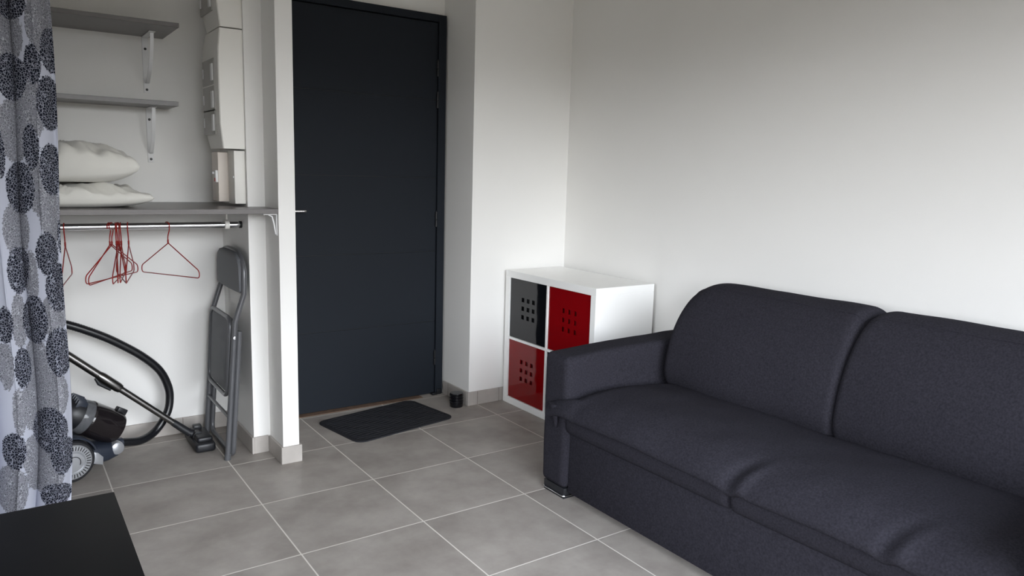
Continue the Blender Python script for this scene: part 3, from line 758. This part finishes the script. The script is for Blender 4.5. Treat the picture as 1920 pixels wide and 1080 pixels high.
# ------------------------------------------------------------------ sofa
def sofa():
    ya, yb = -1.292, -3.150       # far and near ends
    t = thing('sofa', 'charcoal fabric sofa with low arms and two back cushions along the right wall', 'sofa', (1.9, -2.2, 0))
    AW = .148
    def softbox(name, x0, x1, y0, y1, z0, z1, r, bulge=.004, n=14, ztilt=0, parent=t):
        b = bmesh.new(); bmesh.ops.create_cube(b, size=1)
        for v in b.verts: v.co = Vector((x0 + (v.co.x + .5) * (x1 - x0), y0 + (v.co.y + .5) * (y1 - y0), z0 + (v.co.z + .5) * (z1 - z0)))
        bmesh.ops.bevel(b, geom=list(b.edges), offset=r, segments=5, profile=.5, affect='EDGES')
        bmesh.ops.subdivide_edges(b, edges=[e for e in b.edges if e.calc_length() > .08], cuts=n, use_grid_fill=True)
        cx, cy, cz = (x0 + x1) / 2, (y0 + y1) / 2, (z0 + z1) / 2
        for v in b.verts:
            u = (v.co.x - cx) / (x1 - x0) * 2; w_ = (v.co.y - cy) / (y1 - y0) * 2; q = (v.co.z - cz) / (z1 - z0) * 2
            nn = noise.noise(v.co * 7) * .003
            v.co.y += math.copysign(1, w_) * bulge * max(0, 1 - u * u) * max(0, 1 - q * q) * (abs(w_) > .9) + nn
            v.co.z += (ztilt * (u + 1) / 2 + nn) * (q > 0)
            if v.co.z > z1 - r: v.co.z += bulge * (1 - min(1, u * u))
        m = MB(); m.add(b); return m.build(name, M_sofa, parent, angle=60)
    softbox('arm', 1.440, 2.330, ya - AW, ya, .042, .568, .026, .006, ztilt=.020)
    softbox('arm', 1.440, 2.330, yb, yb + AW, .042, .568, .026, .006, ztilt=.020)
    i0, i1 = ya - AW, yb + AW      # inner span
    MB().box(1.462, 1.50, i1, i0, .030, .275, .004).box(1.50, 2.30, i1, i0, .04, .26, .004).build('base', M_sofa, t)
    MB().box(2.22, 2.345, i1 - .02, i0 + .02, .05, .70, .03, 4).build('back_frame', M_sofa, t)
    # feet
    for y in (ya - .010, yb + AW - .010):
        f = MB().box(1.452, 1.54, y - .128, y, 0, .042, .002).build('foot', M_blackp, t)
        P = fillet([(1.56, y + .001, .012), (1.449, y + .001, .012), (1.449, y - .130, .012), (1.56, y - .130, .012)], .012, 4)
        MB().tube(P, .0028, 8).build('foot_trim', M_chrome, f)
    # lower cushion border, two lengths with a split
    ysplit = -2.212
    for y0, y1 in ((i0 + .012, ysplit + .001), (ysplit - .001, i1 - .006)):
        R_ = []; n = 60
        for k in range(n + 1):
            f = k / n; y = y0 + (y1 - y0) * f; L_ = abs(y1 - y0); e = min(f, 1 - f) * L_
            rr_ = .03; s = math.sqrt(max(0, 1 - (1 - min(1, e / rr_)) ** 2)) if e < rr_ else 1
            s = .55 + .45 * s
            nn = noise.noise(Vector((y * 6, 1, 2))) * .003
            ring = []
            for m in range(16):
                a = -PI / 2 + PI * m / 15
                ring.append(Vector((1.475 - (.040 * s * math.cos(a) ** .7 if math.cos(a) > 1e-6 else 0) + nn, y, .318 + .050 * math.sin(a) * (.9 + .1 * s))))
            ring += [Vector((1.56, y, .37)), Vector((1.56, y, .268))]
            R_.append(ring)
        MB().rings(R_).build('seat_border', M_sofa, t, angle=60)
    # mattress: top, rolled front edge
    bm = bmesh.new(); nu = 220; V = []
    prof = [(2.10, .395), (1.98, .415), (1.92, .428), (1.84, .438), (1.76, .446), (1.68, .451), (1.60, .452), (1.54, .448), (1.49, .438), (1.455, .424), (1.430, .408), (1.412, .390), (1.402, .374), (1.400, .360), (1.406, .350), (1.420, .347), (1.440, .350), (1.50, .352)]
    pp = spline([(x, 0, z) for x, z in prof], 3)
    for i in range(nu + 1):
        f = i / nu; row = []
        for p in pp:
            x, z = p.x, p.z
            g = min(1, max(0, (1.462 - x) / .03))       # front lip runs on past the arms
            ys_ = i0 - .001 + .082 * g; ye = i1 + .001 - .05 * g
            y = ys_ + (ye - ys_) * f
            e1 = (ys_ - y); e2 = (y - ye); e = min(e1, e2)
            drop = .040 * (1 - min(1, e / .10)) ** 2 * (1 if x > 1.46 else .55)
            # bow of the front line and creases near the middle
            front = min(1, max(0, (1.54 - x) / .11))
            cr = 0
            for yc, wd, am in ((-2.235, .022, .011), (-2.285, .018, -.007), (-2.70, .020, .009), (-2.745, .018, -.006), (-1.53, .03, .004)):
                cr += am * math.exp(-((y - yc + (x - 1.42) * .35) / wd) ** 2)
            nn = noise.noise(Vector((x * 4, y * 4, .3))) * .007 + noise.noise(Vector((x * 11, y * 11, 4))) * .0025
            sag = -.006 * math.cos((y - i0) / (i1 - i0) * 4 * PI)
            z2 = z - drop + nn - cr * front + sag * .6
            x2 = x - nn * .8 * front + cr * front * .6
            row.append(bm.verts.new((x2, y, z2)))
        V.append(row)
    for A_, B_ in zip(V, V[1:]):
        for k in range(len(pp) - 1): bm.faces.new((A_[k], A_[k + 1], B_[k + 1], B_[k]))
    for row in (V[0], V[-1]):
        bm.faces.new(row if row is V[0] else row[::-1])
    bmesh.ops.recalc_face_normals(bm, faces=bm.faces)
    mb = MB(); mb.bm.free(); mb.bm = bm; seat = mb.build('seat_cushion', M_sofa, t, angle=75)
    # folded corner of the cover hanging at the far end of the lip
    yl = i0 + .081
    R_ = []
    for k in range(9):
        f = k / 8; z = .385 - .095 * f
        wy = .046 * (1 - f) ** .8 + .003; wx = .018 * (1 - f * .6)
        R_.append([Vector((1.413 + wx * math.cos(a) * .7 + .010 * f, yl - wy * .55 - .008 + math.sin(a) * wy * .5 - f * .034, z)) for a in [2 * PI * m / 12 for m in range(12)]])
    MB().rings(R_).build('cover_fold', M_sofa, t, angle=80)
    # back cushions
    bp = [(1.985, .385), (1.935, .41), (1.915, .46), (1.918, .52), (1.935, .60), (1.965, .68), (2.005, .750), (2.05, .800), (2.105, .826), (2.17, .832), (2.235, .820), (2.28, .78), (2.30, .70), (2.29, .55), (2.25, .42), (2.12, .385)]
    bpp = []
    for i in range(len(bp)):
        a_, b_, c_, d_ = [Vector((*bp[(i + o_) % len(bp)], 0)) for o_ in (-1, 0, 1, 2)]
        for k in range(4):
            s = k / 4; bpp.append(.5 * ((2 * b_) + (c_ - a_) * s + (2 * a_ - 5 * b_ + 4 * c_ - d_) * s * s + (3 * b_ - a_ - 3 * c_ + d_) * s ** 3))
    cen = Vector((2.11, .58, 0))
    for far, y0, y1 in ((1, i0 - .028, -2.226), (0, -2.228, i1 + .004)):
        n = 90; R_ = []; L_ = abs(y1 - y0)
        for k in range(n + 1):
            f = k / n; f = .5 - .5 * math.cos(PI * f); y = y0 + (y1 - y0) * f; e = min(f, 1 - f) * L_
            out = far and f < .5
            ri, rt = (.036, .115) if out else (.026, .055)
            ins = ri * (1 - math.sqrt(max(0, 1 - (1 - min(1, e / ri)) ** 2)))
            top = rt * .85 * (1 - math.sqrt(max(0, 1 - (1 - min(1, e / rt)) ** 2)))
            ring = []
            for p in bpp:
                dv = p - cen; q = p - dv.normalized() * ins
                hz = max(0, (q.y - .55) / .28); zz = q.y - top * hz ** 2
                nn = noise.noise(Vector((q.x * 5, y * 5, q.y * 5))) * .005
                bul = -.012 * math.sin(PI * min(1, max(0, f))) * (1 if q.x < 2.0 else 0) * min(1, max(0, (2.0 - q.x) / .06))
                ring.append(Vector((q.x + bul + nn, y, zz + nn)))
            R_.append(ring)
        cu = MB().rings(R_).build('back_cushion', M_sofa, t, angle=75)
        # welt seam along the top front edge
        sp_ = []
        for k in range(4, n - 3):
            ring = R_[k]; m_ = 7 * 4 + 2; sp_.append(ring[m_])
        MB().tube(sp_, .0022, 6).build('seam', M_sofa, cu)
sofa()

# ------------------------------------------------------------------ low table, near left
t = thing('coffee_table', 'black low table with a plain flat top, near the curtain', 'table', (-.60, -2.1, 0))
MB().box(-1.10, -.107, -2.62, -1.580, .405, .450, .002).build('table_top', M_table, t)
for x in (-1.095, -.162):
    for y in (-2.615, -1.635): MB().box(x, x + .05, y, y + .05, 0, .405, .002).build('leg', M_table, t)

bpy.context.view_layer.update()
